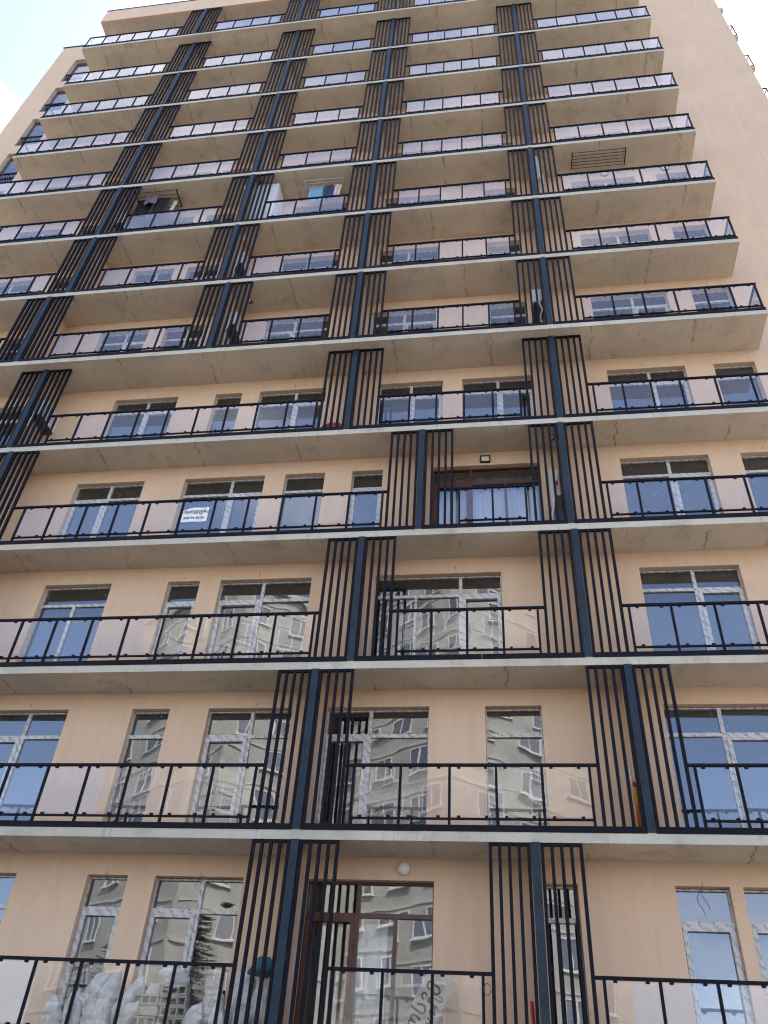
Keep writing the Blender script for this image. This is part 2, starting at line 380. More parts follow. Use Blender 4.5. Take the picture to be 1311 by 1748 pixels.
# posts, partitions and slat screens
POSTS = {0: [-11.42, -3.33, .35], 1: [-11.42, -3.34, 2.07], 2: [-11.42, -2.73, 1.45], 3: [-11.42, -1.60, 1.41], 4: [-11.55, -3.33, 1.43], 5: [-12.36, -7.10, -3.40, 1.42]}
for k in range(6, NF): POSTS[k] = [-11.88, -7.38, -3.42, 1.42]
SLX = (.100, .243, .386, .529, .668)
upper_slats = MB()
for k in range(NF):
    y0 = yf(k); zb = S(k) + .18; zt = S(k+1) - .072
    if k in (4,): zt = S(5) - .074
    for px in POSTS[k]:
        pt = cbox('post', .125, .125, zt - S(k) - .089, 'blue_steel', tower, (px, y0+.045, (zt + S(k)+.089)/2))
        cbox('foot_block', .11, .10, .10, 'edge_concrete', pt, (0, .028, -(zt-S(k)-.089)/2 - .052))
        MB().box(px-.05, px+.05, y0+.11, YW, S(k)+.088, S(k+1)-.07).build('partition_wall', 'stucco', tower)
        for sgn in (-1, 1):
            fr = MB(); a, b = sorted((px+sgn*.078, px+sgn*.692))
            fr.box(a, b, y0+.012, y0+.06, zt-.045, zt-.002)
            f = fr.build('slat_screen', 'black_steel', tower)
            for dx in SLX:
                wd = .050 if dx == SLX[-1] else .047
                if k <= 7: cbox('slat', wd, .060, zt-zb-.004, 'black_steel', f, (px+sgn*dx, y0+.040, (zt+zb)/2))
                else: upper_slats.box(px+sgn*dx-wd/2, px+sgn*dx+wd/2, y0+.010, y0+.066, zb+.002, zt-.002)
o = upper_slats.build('slat', 'black_steel', tower); o['kind'] = 'stuff'

# railings
def seq(a, b, n_): return [a + (b-a)*i/n_ for i in range(n_+1)]
DE = [2.23, 2.97, 3.70, 4.44, 5.16, 5.73, 6.31]
RP = {
 0: [seq(-16.8, -12.24, 6), seq(-10.61, -4.16, 9)[:-1] + [-4.15], seq(-2.55, -.46, 3), [1.16, 1.89, 2.63, 3.37, 4.1, 4.84, 5.58, 6.31]],
 1: [seq(-16.8, -12.24, 6), [-10.61, -10.03, -9.30, -8.57, -7.84, -7.10, -6.36, -5.63, -4.89, -4.15], [-2.50, -1.73, -.94, -.20, .52, 1.26], [2.86, 3.48, 4.2, 4.9, 5.6, 6.31]],
 2: [seq(-16.8, -12.24, 6), [-10.61, -10.14, -9.40, -8.68, -7.93, -7.19, -6.46, -5.72, -4.97, -4.25, -3.50], [-1.92, -1.29, -.64, .01, .64], [2.25, 2.98, 3.72, 4.45, 5.16, 5.73, 6.31]],
 3: [seq(-16.8, -12.24, 6), [-10.43, -9.73, -8.96, -8.23, -7.51, -6.73, -6.01, -5.27, -4.52, -3.80, -3.09, -2.38], [-.78, -.10, .57], [2.20, 2.79, 3.39, 4.11, 4.85, 5.6, 6.31]],
 4: [seq(-16.8, -12.37, 6), [-10.68, -10.01, -9.27, -8.53, -7.78, -7.03, -6.30, -5.56, -4.83, -4.12], [-2.54, -1.92, -1.30, -.67, -.02, .60], [2.23, 2.87, 3.48, 4.11, 4.86, 5.61, 6.31]],
 5: [[-16.82, -16.07, -15.4, -14.72, -13.97, -13.18], [-11.5, -10.8, -10.08, -9.36, -8.62, -7.93], [-6.30, -5.59, -4.83, -4.20], [-2.56, -1.93, -1.29, -.67, -.03, .60], DE],
}
for k in range(6, NF): RP[k] = [[-16.82, -16.07, -15.42, -14.72, -13.97, -13.22, -12.70], [-11.03, -10.24, -9.46, -8.68, -8.20], [-6.52, -5.72, -4.92, -4.22], [-2.57, -1.95, -1.31, -.67, -.03, .60], DE]
rg = random.Random(21)
for k in range(NF):
    y0 = yf(k); ps = POSTS[k]; z = S(k)
    ends = [XL] + [v for p_ in ps for v in (p_-.064, p_+.064)] + [XR]
    for i, posts in enumerate(RP[k]):
        a, b = ends[2*i], ends[2*i+1]
        ta = a if i == 0 else a + .62; tb = b if i == len(RP[k])-1 else b - .62
        far = k >= 11
        mb = MB().box(ta, tb, y0+.008, y0+.056, z+1.126, z+1.168)
        if i == 0: mb.box(XL, XL+.044, y0+.0565, YW-.002, z+1.126, z+1.168)     # return at the open end of the slab
        if i == len(RP[k])-1: mb.box(XR-.044, XR, y0+.0565, YW-.002, z+1.126, z+1.168)
        rail = mb.build('balcony_railing', 'black_steel', tower)
        cut = a + (b-a)*rg.uniform(.35, .65)          # bottom channel in two lengths butted together
        for u, v_ in ((a, cut-.004), (cut+.004, b)):
            dz = rg.uniform(-.004, .004); MB().box(u, v_, y0-.008, y0+.066, z+.074, z+.172+dz).build('bottom_channel', 'black_steel', rail)
        MB().box(posts[0]-.02, posts[-1]+.02, y0+.016, y0+.048, z+.264, z+.294).build('lower_rail', 'black_steel', rail)
        if i == 0 or i == len(RP[k])-1:
            xe = XL+.02 if i == 0 else XR-.02
            MB().box(xe-.023, xe+.023, y0+.0665, YW-.002, z+.0895, z+.17).build('bottom_channel', 'black_steel', rail)
            MB().box(xe-.012, xe+.012, y0+.0565, YW-.002, z+.264, z+.294).build('lower_rail', 'black_steel', rail)
        mb = MB()
        for p0, p1 in zip(posts, posts[1:]):
            for q in (.2, .78):
                x = p0 + (p1-p0)*q
                mb.box(x-.026, x+.026, y0+.012, y0+.054, z+.2942, z+.326)
                mb.box(x-.026, x+.026, y0+.012, y0+.054, z+1.094, z+1.1258)
        mb.build('clip', 'black_steel', rail)['kind'] = 'stuff'
        if far:
            mb = MB()
            for p_ in posts: mb.box(p_-.020, p_+.020, y0+.012, y0+.052, z+.1722, z+1.1258)
            mb.build('railing_post', 'black_steel', rail)['kind'] = 'stuff'
        else:
            for p_ in posts: cbox('railing_post', .040, .042, .952, 'black_steel', rail, (p_, y0+.032, z+.649))
        for j, (p0, p1) in enumerate(zip(posts, posts[1:])):
            if k == 4 and i == 1 and j == 0: continue          # this pane was never fitted
            ww = round(p1-p0-.045, 2); zc = z+.713
            tilt = (rg.gauss(0, .004), 0, rg.gauss(0, .004))
            if k == 2 and i == 1 and j == 6: tilt = (0, 0, .05)
            cbox('glass_panel', ww, .008, .79, 'rail_glass', rail, ((p0+p1)/2, y0+.033, zc), tilt)
        if i == 0 or i == len(RP[k])-1:
            dl = YW - y0 - .16
            cbox('glass_panel', .008, round(dl, 2), .79, 'rail_glass', rail, (xe, y0+.10+dl/2, z+.713))

# windows: film-covered white frames (two with brown frames), panes seated in them
TR = 2.09
wr = random.Random(5)
def window(k, x0, x1, kind, fr, z0=None, z1=None):
    z0 = S(k)+.10 if z0 is None else z0; z1 = S(k)+HEAD.get(k, 2.55) if z1 is None else z1
    yw0, yw1 = YW+.115, YW+.185
    ma = 'brown_frame' if kind == 'brown' else 'film_frame'
    mb = MB(); fwid = .024; zt = S(k)+TR
    mb.box(x0+.004, x0+fwid, yw0, yw1, z0+.002, z1-.012); mb.box(x1-fwid, x1-.004, yw0, yw1, z0+.002, z1-.012)
    mb.box(x0+fwid, x1-fwid, yw0, yw1, z1-.012-fwid, z1-.012); mb.box(x0+fwid, x1-fwid, yw0, yw1, z0+.002, z0+.06)
    panes = []
    xi0, xi1, zi0, zi1 = x0+fwid, x1-fwid, z0+.06, z1-.012-fwid
    xm = x0 + (x1-x0)*fr if fr else None; h = .034
    def sash(a, b, c, d):
        s = .07
        mb.box(a, a+s, yw0-.018, yw1-.002, c, d); mb.box(b-s, b, yw0-.018, yw1-.002, c, d)
        mb.box(a+s, b-s, yw0-.018, yw1-.002, c, c+s); mb.box(a+s, b-s, yw0-.018, yw1-.002, d-s, d)
        panes.append((a+s, b-s, c+s, d-s))
    if kind == 'F': panes.append((xi0, xi1, zi0, zi1))
    else:
        mb.box(xi0, xi1, yw0+.001, yw1-.001, zt-h, zt+h)
        lo, hi = (zi0, zt-h), (zt+h, zi1)
        if kind in ('S', 'D'):
            panes.append((xi0, xi1, *hi))
            if kind == 'S': panes.append((xi0, xi1, *lo))
            else: sash(xi0+.002, xi1-.002, *lo)
        else:
            mb.box(xm-h, xm+h, yw0+.002, yw1-.003, lo[0], lo[1])
            if kind == 'W': panes.append((xi0, xi1, *hi))
            else:
                mb.box(xm-h, xm+h, yw0+.002, yw1-.003, hi[0], hi[1])
                panes += [(xi0, xm-h, *hi), (xm+h, xi1, *hi)]
            l, r_ = (xi0, xm-h), (xm+h, xi1)
            if kind in ('L', 'brown'): sash(l[0], l[1], *lo)
            elif kind in ('R', 'W') or kind == 'X':
                if kind == 'X':
                    xq = x0 + (x1-x0)*.33; mb.box(xq-.025, xq+.025, yw0+.002, yw1-.003, *lo)
                    panes += [(l[0], xq-.025, *lo), (xq+.025, l[1], *lo)]
                else: panes.append((*l, *lo))
            if kind in ('R', 'X'): sash(r_[0], r_[1], *lo)
            elif kind == 'brown':
                xq = (r_[0]+r_[1])/2; mb.box(xq-.03, xq+.03, yw0+.002, yw1-.003, *lo)
                panes += [(r_[0], xq-.03, *lo), (xq+.03, r_[1], *lo)]
            else: panes.append((*r_, *lo))
    wo = mb.build('window', ma, tower)
    for a, b, c, d in panes:
        cbox('pane', round(b-a+.012, 3), .012, round(d-c+.012, 3), 'clear_glass' if kind == 'brown' else 'window_glass', wo, ((a+b)/2, yw0+.04, (c+d)/2), (wr.gauss(0, .006), 0, wr.gauss(0, .008)))
    return wo
for k in range(NF):
    for x0, x1, t, f in WIN[k]: window(k, x0, x1, t if k < 9 else 'F', f)
    wo = window(k, SIDE[0], SIDE[1], 'F', 0, S(k)+.30, S(k)+2.66)
    # its low guard rail
    g = MB(); x0, x1 = SIDE; zr = S(k)
    g.box(x0+.002, x1-.002, YW+.04, YW+.08, zr+1.05, zr+1.13); g.box(x0+.002, x1-.002, YW+.048, YW+.072, zr+.36, zr+.40)
    for i in range(9):
        x = x0+.06+i*(x1-x0-.12)/8; g.box(x-.010, x+.010, YW+.050, YW+.070, zr+.40, zr+1.05)
    g.build('guard_rail', 'black_steel', wo)

# loose wire tails left sticking out over the window heads
for k, x in ((0, -6.67), (0, -5.05), (0, 2.82), (1, -9.1), (1, -4.6), (2, -.9), (2, 3.62), (2, -5.0), (2, -6.65), (3, 3.6), (3, 5.7), (4, -8.95), (4, -5.0), (4, 3.6)):
    z = S(k)+HEAD[k]; q = random.Random(int(x*100)+k)
    if k: pts = [(x, YW+.01, z+.05)] + [(x+q.uniform(-.012, .012), YW-.012-.006*i, z+.05+.022*i) for i in range(1, q.randint(3, 6))]
    else:
        pts = [(x, YW+.02, z+.05), (x, YW-.02, z+.04)]; l = q.uniform(.2, .45)
        for i in range(1, 8): pts.append((x+.05*math.sin(i*.7+x)+q.uniform(-.01, .01), YW-.03, z+.04-l*i/7))
    MB().tube(pts, .0045, 5).build('cable', 'black_plastic', tower)

# side balconies seen edge-on past the right corner
for k in range(7, 13):
    o = MB().box(XW1, 10.46, 2.2, 7.5, S(k)-.07, S(k)+.088).build('balcony_slab', 'edge_concrete', tower)
    rb = MB(); z = S(k)
    rb.box(XW1, 10.46, 2.2, 2.25, z+.089, z+.172); rb.box(10.41, 10.46, 2.2501, 7.5, z+.089, z+.172)
    rb.box(XW1, 10.46, 2.2, 2.24, z+1.13, z+1.17); rb.box(10.42, 10.46, 2.2401, 7.5, z+1.13, z+1.17)
    for y in (2.22, 3.2, 4.2, 5.2, 6.2, 7.4): rb.box(10.42, 10.455, y-.018, y+.018, z+.1722, z+1.1298)
    rl = rb.build('balcony_railing', 'black_steel', tower)
    for y in (2.71, 3.7, 4.7, 5.7, 6.8): cbox('glass_panel', .008, .9, .79, 'rail_glass', rl, (10.44, y, z+.713))
    cbox('glass_panel', .84, .008, .79, 'rail_glass', rl, (9.98, 2.22, z+.713))
MB().box(XW1, 10.46, 2.2, 7.5, 42.045, 42.3).build('roof_slab', 'edge_concrete', tower)

# ------------------------------------------------------------------ things on the balconies
ORD = ['first', 'second', 'third', 'fourth', 'fifth', 'sixth', 'seventh', 'eighth', 'ninth', 'tenth']
def sack(name, label, x, y, z, w_, d, h, lean=(0, 0, 0), seed=0, ma='sack_white', group=None, lying=False):
    w_ *= .84; d *= .9; bm_v = []; bm_f = []; nu, nv = 30, 20
    q = random.Random(seed); off = Vector((seed*3.7, seed*1.3, seed*2.1))
    tied = seed % 4 == 1
    for j in range(nv+1):
        t = j/nv
        wp = .90 + .10*math.sin(min(1, t/.2)*math.pi/2)          # width and depth of the section at this height
        dp = .45 + .55*math.sin(min(1, t/.25)*math.pi/2)
        if t > .55:
            u = (t-.55)/.45
            dp *= (1-u**2.2*.80)
            wp *= (1-.60*u**1.5) if tied else (1-.30*u**3)
        if tied and t > .92: wp = .42; dp = .35
        for i in range(nu):
            a = 2*math.pi*i/nu; c_, s_ = math.cos(a), math.sin(a); ex = .62
            px = math.copysign(abs(c_)**ex, c_)*w_/2*wp; py = math.copysign(abs(s_)**ex, s_)*d/2*dp
            v_ = Vector((px, py, t*h + (.03*abs(c_)**2*h if t > .85 else 0) - .08*h*t*c_*math.sin(seed)))
            nn = mnoise.noise(v_*6+off)*.030 + (.22-abs(mnoise.noise(v_*13+off)))*.036 + mnoise.noise(v_*34+off)*.008
            v_ += Vector((c_, s_, .3))*nn
            v_.x += .05*math.sin(t*3+seed); bm_v.append(tuple(v_))
    for j in range(nv):
        for i in range(nu): bm_f.append((j*nu+i, j*nu+(i+1) % nu, (j+1)*nu+(i+1) % nu, (j+1)*nu+i))
    bm_f.append(tuple(range(nu))[::-1]); bm_f.append(tuple(nv*nu+i for i in range(nu)))
    me = bpy.data.meshes.new(name); me.from_pydata(bm_v, [], bm_f); me.update(); me.materials.append(MT[ma])
    for f in me.polygons: f.use_smooth = True
    o = link(name, me, None, (x, y, z)); o.rotation_euler = (R(lean[0]), R(lean[1]), R(lean[2]))
    return tag(o, label, 'sack', group or 'white rubble sacks on the lowest balcony')
z0 = S(0) + .09
# lower course lying along the wall
for i in range(7):
    sack('rubble_sack', 'white rubble sack in the bottom course of the pile, %s from the left' % ORD[i], -6.75+.42*i+.5, .82, z0+.16, .38, .30, .56, (0, -88, 4*i % 9), 40+i)
back = [(-6.78, .62, .34), (-6.46, .66, .30), (-6.24, .92, .34), (-5.98, .92, .32), (-5.74, .88, .34), (-5.42, .84, .30), (-4.42, .86, .36), (-4.12, .98, .34), (-3.86, 1.05, .36), (-3.60, 1.0, .34)]
for i, (x, h, wd) in enumerate(back):
    base = .0 if h < .7 else .30
    sack('rubble_sack', 'white rubble sack standing in the pile\'s back row, %s from the left' % ORD[i], x, .70, z0+base, wd, .26, h-base+.06, (random.uniform(-8, 2), random.uniform(-4, 16), random.uniform(-20, 20)), i+1)
front = [(-6.36, .50), (-6.04, .46), (-5.80, .52), (-5.58, .47), (-4.55, .46), (-4.22, .52), (-3.95, .50)]
for i, (x, h) in enumerate(front):
    sack('rubble_sack', 'small white rubble sack in the pile\'s front row, %s from the left' % ORD[i], x, .43, z0, .32, .22, h+.1, (4, random.uniform(-10, 18), random.uniform(-20, 20)), 20+i)
sack('rubble_sack', 'white sack slumped on top of the stacked hollow blocks', -4.98, .62, z0+.80, .46, .30, .30, (0, -12, 5), 77)
sack('cloth_bundle', 'dark teal cloth bundle on top of the sacks behind the slat screen', -3.72, .62, z0+1.0, .40, .28, .26, (0, 8, 0), 81, 'sack_blue', 'cloth bundle on the sacks')

def block(x, y, z, holes, rz, label):
    mb = MB(); w_, d, h, t = .39, .18, .135, .028
    if holes:
        mb.box(-w_/2, w_/2, -d/2, d/2, 0, t); mb.box(-w_/2, w_/2, -d/2, d/2, h-t, h)
        n_ = 3; cw = (w_ - t)/n_
        for i in range(n_+1): mb.box(-w_/2+i*cw, -w_/2+i*cw+t, -d/2+.001, d/2-.001, t, h-t)
        mb.box(-w_/2+t, w_/2-t, d/2-.02, d/2-.002, t, h-t)
    else: mb.box(-w_/2, w_/2, -d/2, d/2, 0, h-.03); mb.box(-w_/2+.02, w_/2-.02, -d/2+.02, d/2-.02, h-.03, h)
    o = mb.build('concrete_block', 'block_grey', None, (x, y, z)); o.rotation_euler = (0, 0, R(rz))
    bevel(o, .006)
    return tag(o, label, 'block', 'concrete blocks stacked on the lowest balcony')
for i in range(6):
    block(-4.88+random.uniform(-.03, .03), .52, z0+.137*i, True, random.uniform(-6, 6), 'hollow concrete block in the right stack under the sack, %s from the bottom' % ORD[i])
for i in range(5):
    block(-5.12+random.uniform(-.02, .02)-.17, .50, z0+.137*i, i % 2 == 0, random.uniform(-6, 6), 'concrete block in the middle stack beside the sacks, %s from the bottom' % ORD[i])
for i in range(5):
    block(-5.62+random.uniform(-.02, .02)+.1*(i % 2)-.02, .72, z0+.137*i, False, random.uniform(-8, 8), 'solid concrete block in the left stack among the sacks, %s from the bottom' % ORD[i])

def text_mesh(name, body, size, material, parent, loc, rot, bold=.0):
    cu = bpy.data.curves.new(name, 'FONT'); cu.body = body; cu.size = size; cu.extrude = .0008; cu.offset = bold; cu.align_x = 'CENTER'; cu.align_y = 'CENTER'; cu.shear = .12
    t = bpy.data.objects.new(name, cu); C.objects.link(t)
    dg = bpy.context.evaluated_depsgraph_get(); me = bpy.data.meshes.new_from_object(t.evaluated_get(dg))
    bpy.data.objects.remove(t); me.materials.clear(); me.materials.append(MT[material])
    o = link(name, me, parent, loc, rot); return o
# hand-lettered card leaning behind the railing of the lowest balcony
cd = thing('cardboard_sign', 'hand-lettered grey cardboard leaning behind the glass of the lowest balcony', 'sign', (-1.60, .60, z0+.03))
cd.rotation_euler = (R(-6), R(27), 0)
bd = MB()
bd.box(-.21, .21, -.004, .004, 0, 1.22)
bd.build('board', 'card', cd)
text_mesh('lettering', 'ლსგე', .27, 'ink', cd, (-.08, -.0055, .70), (R(90), R(-90), 0), .004)
text_mesh('lettering', '5 იყ 94 ს', .15, 'ink', cd, (.10, -.0055, .66), (R(90), R(-90), 0), .002)
sg = thing('sale_notice', 'white handwritten paper notice taped to the fourth-level railing glass', 'sign', (-6.405, .252, S(3)+.53))
pb = MB(); nx = 8
for i in range(nx):
    x0, x1 = -.285+.57*i/nx, -.285+.57*(i+1)/nx
    b = len(pb.v); dy0, dy1 = .006*math.sin(i*1.3), .006*math.sin((i+1)*1.3); tz0, tz1 = .39-.07*max(0, 1-i/2.2), .39-.07*max(0, 1-(i+1)/2.2)
    pb.v += [(x0, dy0, 0), (x1, dy1, 0), (x1, dy1, tz1), (x0, dy0, tz0), (x0, dy0+.002, 0), (x1, dy1+.002, 0), (x1, dy1+.002, tz1), (x0, dy0+.002, tz0)]
    pb.f += [(b, b+1, b+2, b+3), (b+7, b+6, b+5, b+4), (b+3, b+2, b+6, b+7), (b+1, b, b+4, b+5)]
    if i == 0: pb.f.append((b, b+3, b+7, b+4))
    if i == nx-1: pb.f.append((b+1, b+5, b+6, b+2))
pb.build('paper_sheet', 'paper', sg)
text_mesh('lettering', 'იყიდება', .135, 'ink', sg, (.02, -.0095, .275), (R(90), 0, 0), .0015)
text_mesh('lettering', '593 94 35 01', .088, 'ink', sg, (-.01, -.0095, .10), (R(90), 0, 0), .001)

# air-conditioner outdoor units hung on the partition walls
def ac_unit(x, side, k, zc, label, y=.36):
    t = thing('air_conditioner', label, 'air conditioner', (x, y, S(k)+zc), 0, 'outdoor air conditioners on partitions')
    b = MB().box(0, side*.28, 0, .72, .04, .58) if side > 0 else MB().box(-.28, 0, 0, .72, .04, .58)
    o = b.build('casing', 'appliance_white', t); bevel(o, .015)
    g = MB()
    for i in range(9): g.tube([(side*.284, .08+.05*i, .12), (side*.284, .08+.05*i, .52)], .004, 4)
    g.build('fan_grille', 'appliance_dark', t)['kind'] = 'stuff'
    f = MB().box(min(0, side*.26), max(0, side*.26), .01, .71, 0, .038); f.build('base_pan', 'appliance_dark', t)
    for yy in (.12, .58):
        MB().box(min(0, side*.3), max(0, side*.3), yy-.018, yy+.018, -.034, -.001).build('bracket', 'appliance_dark', t)
    pts = [(side*.10, -.02, .12), (side*.12, -.05, -.1), (side*.06, -.03, -.35), (side*.13, .02, -.62), (side*.07, .03, -.95)]
    MB().tube(pts, .024, 7).build('insulated_pipe', 'copper_wrap', t, smooth=True)
ac_unit(-11.498, 1, 4, 1.34, 'white outdoor air conditioner beside the leftmost fifth-level slat screen')
ac_unit(-7.048, 1, 5, 1.50, 'white outdoor air conditioner right of the second post, below the upper one')
ac_unit(1.368, -1, 5, 1.50, 'white outdoor air conditioner left of the right-hand post, above loose white boards')
ac_unit(-7.328, 1, 6, 1.42, 'white outdoor air conditioner one floor below the tall white cabinet')
ac_unit(-11.828, 1, 7, 1.30, 'white outdoor air conditioner behind the left slats beside the hanging laundry')

def plank(name, label, cat, a, b, wd, th, ma):
    """a straight bar from a (on the floor) to b (against the wall)"""
    a, b = Vector(a), Vector(b); d = b-a
    o = MB().box(-wd/2, wd/2, -th/2, th/2, 0, d.length).build(name, ma, None, a)
    o.rotation_euler = d.to_track_quat('Z', 'Y').to_euler(); return tag(o, label, cat)
for i in range(5):
    x = .84+.12*i
    o = MB().box(-.045, .045, -.012, .012, 0, .80+.03*(i*7 % 3)).build('white_board', 'film_frame', None, (x, .47+.02*(i % 2), S(5)+.09)); o.rotation_euler = (R(-7), R(random.uniform(-2, 2)), 0)
    tag(o, 'short white film-wrapped board under the air conditioner, %s from the left' % ORD[i], 'board', 'white boards leaning behind the right screen')
plank('leaning_pole', 'white pole with a red band leaning behind the fourth-level right screen', 'pole', (1.02, .55, S(3)+.09), (1.30, .96, S(3)+2.05), .05, .03, 'appliance_white')
pl = bpy.context.scene.objects['leaning_pole']; MB().box(-.032, .032, -.022, .022, 1.62, 1.78).build('red_band', 'red_plastic', pl)
plank('leaning_board', 'dark board leaning beside the white pole on the fourth level, left one', 'board', (.98, .50, S(3)+.09), (1.22, .98, S(3)+1.35), .10, .03, 'appliance_dark')
plank('leaning_board', 'dark board leaning beside the white pole on the fourth level, right one', 'board', (1.16, .45, S(3)+.09), (1.30, .96, S(3)+1.45), .12, .03, 'appliance_dark')
plank('plasterboard_sheet', 'pale sheet standing against the partition behind the white pole', 'sheet', (1.24, 1.01, S(3)+.09), (1.24, 1.02, S(3)+2.25), .20, .02, 'appliance_white')
plank('leaning_pole', 'thin white pole leaning by the orange hose behind the second-level right screen', 'pole', (1.985, .55, S(1)+.09), (1.925, .60, S(1)+1.25), .022, .022, 'appliance_white')
hb = thing('hose_bundle', 'orange and yellow bundle standing behind the second-level right screen', 'hose', (1.945, .48, S(1)+.09))
hm = MB()
for i in range(4): hm.tube([(.03*math.cos(i*1.6), .03*math.sin(i*1.6), 0), (.025*math.cos(i*1.6+1), .025*math.sin(i*1.6+1), .25), (.012*math.cos(i*2), .012*math.sin(i*2), .52)], .016, 6)
hm.build('hose', 'orange_plastic', hb, smooth=True)
MB().lathe([(.012, .48), (.036, .52), (.038, .70), (.026, .78), (.012, .80)], k=10).build('canister', 'yellow_plastic', hb, smooth=True)
MB().lathe([(.022, .801), (.03, .82), (.024, .87), (.008, .89)], k=10).build('cap', 'red_plastic', hb, smooth=True)
plank('red_handle', 'small red tool handle behind the lowest right screen', 'tool', (.22, .60, z0), (.19, .62, S(0)+.90), .045, .03, 'red_plastic')

bs = MB().lathe([(.02, .0), (.15, .0), (.165, .012), (.215, .115), (.235, .12), (.235, .128), (.21, .126), (.155, .02), (.02, .014)], k=28).build('basin', 'red_plastic', None, (-3.72, .50, S(4)+.32), smooth=True)
bs.rotation_euler = (R(68), R(0), 0); tag(bs, 'red plastic basin propped behind the fifth-level slat screen', 'basin')

# tall white cabinet filling a balcony corner
cb = thing('cabinet', 'tall white ribbed cabinet behind the eighth-level slat screen', 'cabinet', (-6.92, .32, S(7)+.09))
MB().box(-.39, .36, 0, .66, 0, 2.72).build('carcass', 'appliance_white', cb)
for i in range(3): MB().box(-.385+.25*i, -.385+.25*i+.238, -.02, -.001, .04, 2.69).build('door', 'paint_white', cb)
for i in range(6): MB().box(.361, .372, .04+.10*i, .11+.10*i, .04, 2.69).build('rib', 'paint_white', cb)
ib = thing('ironing_board', 'white ironing board stood on end behind the right eighth-level slats', 'ironing board', (1.60, .22, S(7)+.09))
pr = MB(); ns = 16; ring = []
for sgn in (-.012, .012):
    b = len(pr.v); ring.append(b)
    for i in range(ns):
        a = 2*math.pi*i/ns; pr.v.append((.085*math.cos(a)*(1.0 if math.sin(a) < 0 else .75), sgn, 2.0+.72*math.sin(a)))
pr.f.append(tuple(ring[0]+i for i in range(ns))); pr.f.append(tuple(ring[1]+i for i in range(ns))[::-1])
for i in range(ns): pr.f.append((ring[0]+i, ring[1]+i, ring[1]+(i+1) % ns, ring[0]+(i+1) % ns))
pr.build('board', 'paint_white', ib)
MB().tube([(-.05, .03, 1.5), (.04, .04, 0)], .012, 6).build('leg', 'metal_light', ib); MB().tube([(.05, .03, 1.5), (-.03, .07, 0)], .012, 6).build('leg', 'metal_light', ib)
MB().box(.10, .15, -.02, .02, .9, 1.5).build('iron_rest', 'appliance_white', ib)

# drying racks under the slabs and what hangs on them
def cloth(name, label, cat, x0, x1, y, zt, h, ma, seed):
    mb = MB(); nx_, nz_ = 10, 10; q = random.Random(seed); ph = q.uniform(0, 6)
    for side in (0, 1):
        for j in range(nz_+1):
            for i in range(nx_+1):
                u, v_ = i/nx_, j/nz_
                x = x0+(x1-x0)*u*(1-.10*v_*math.sin(ph)) + .01*math.sin(v_*5+ph)
                yy = y + (.012+.03*v_)*math.sin(u*7+ph+v_*1.3) + side*.006
                mb.v.append((x-(x0+x1)/2, yy-y, zt - v_*h*(1+.05*math.sin(u*4+ph)) - zt + .015*math.sin(u*6+ph)*(1-v_)))
    st = (nx_+1)*(nz_+1)
    for j in range(nz_):
        for i in range(nx_):
            a = j*(nx_+1)+i; mb.f.append((a, a+nx_+1, a+nx_+2, a+1)); a += st; mb.f.append((a, a+1, a+nx_+2, a+nx_+1))
    for j in range(nz_):
        for i in (0, nx_):
            a = j*(nx_+1)+i; mb.f.append((a, a+st, a+st+nx_+1, a+nx_+1))
    o = mb.build(name, ma, None, ((x0+x1)/2, y, zt), smooth=True)
    return tag(o, label, cat, None)
def rack(label, x0, x1, y0, y1, z, ma, nb, zceil, r=.008):
    t = thing('drying_rack', label, 'drying rack', ((x0+x1)/2, (y0+y1)/2, z), 0, 'drying racks under the slabs')
    hx, hy = (x1-x0)/2, (y1-y0)/2
    for sx in (-1, 1): MB().box(sx*hx-.014, sx*hx+.014, -hy-.02, hy+.02, -.014, .014).build('end_bar', ma, t)
    for i in range(nb):
        y = -hy + 2*hy*i/(nb-1); MB().tube([(-hx+.014, y, 0), (hx-.014, y, 0)], r, 6).build('rod', ma, t)
    for sx in (-1, 1):
        for yy in (-hy+.04, hy-.04): MB().tube([(sx*hx, yy, .014), (sx*hx, yy, zceil-z)], .004, 5).build('hanger', ma, t)
ZC = S(8)-.071
rack('black drying rack with empty rods under the slab right of the right-hand post', 2.70, 4.30, .25, .75, S(8)-.20, 'black_steel', 6, ZC)
rack('black drying rack loaded with dark laundry next to the leftmost post', -11.42, -10.01, .20, .78, S(8)-.19, 'black_steel', 5, ZC)
rack('pale drying rack with blue laundry beside the tall white cabinet', -5.74, -4.50, .30, .62, S(8)-.24, 'metal_light', 4, ZC, .010)
zl = S(8)-.205
cloth('black_garment', 'wide black garment hanging at the left end of the black rack', 'garment', -11.40, -10.84, .44, zl, 1.05, 'cloth_black', 1)
cloth('grey_garment', 'dark grey garment hanging near the middle of the black rack', 'garment', -11.06, -10.66, .30, zl, .50, 'cloth_grey', 2)
cloth('black_garment', 'narrow black trousers hanging right of the grey garment on the black rack', 'garment', -10.76, -10.27, .42, zl, 1.0, 'cloth_black', 3)
cloth('pale_towel', 'pale green towel hanging at the right end of the black rack', 'towel', -10.24, -10.08, .56, zl, .75, 'cloth_pale', 4)
cloth('blue_towel', 'light blue towel hanging on the pale drying rack', 'towel', -5.58, -5.14, .52, zl-.05, .85, 'cloth_blue', 5)
cloth('navy_jeans', 'navy blue jeans hanging between the light blue towel and pink trousers', 'jeans', -5.08, -4.80, .50, zl-.05, .85, 'cloth_navy', 6)
cloth('pink_trousers', 'pale pink trousers hanging at the right end of the pale rack', 'trousers', -4.76, -4.53, .50, zl-.05, .70, 'cloth_pink', 7)

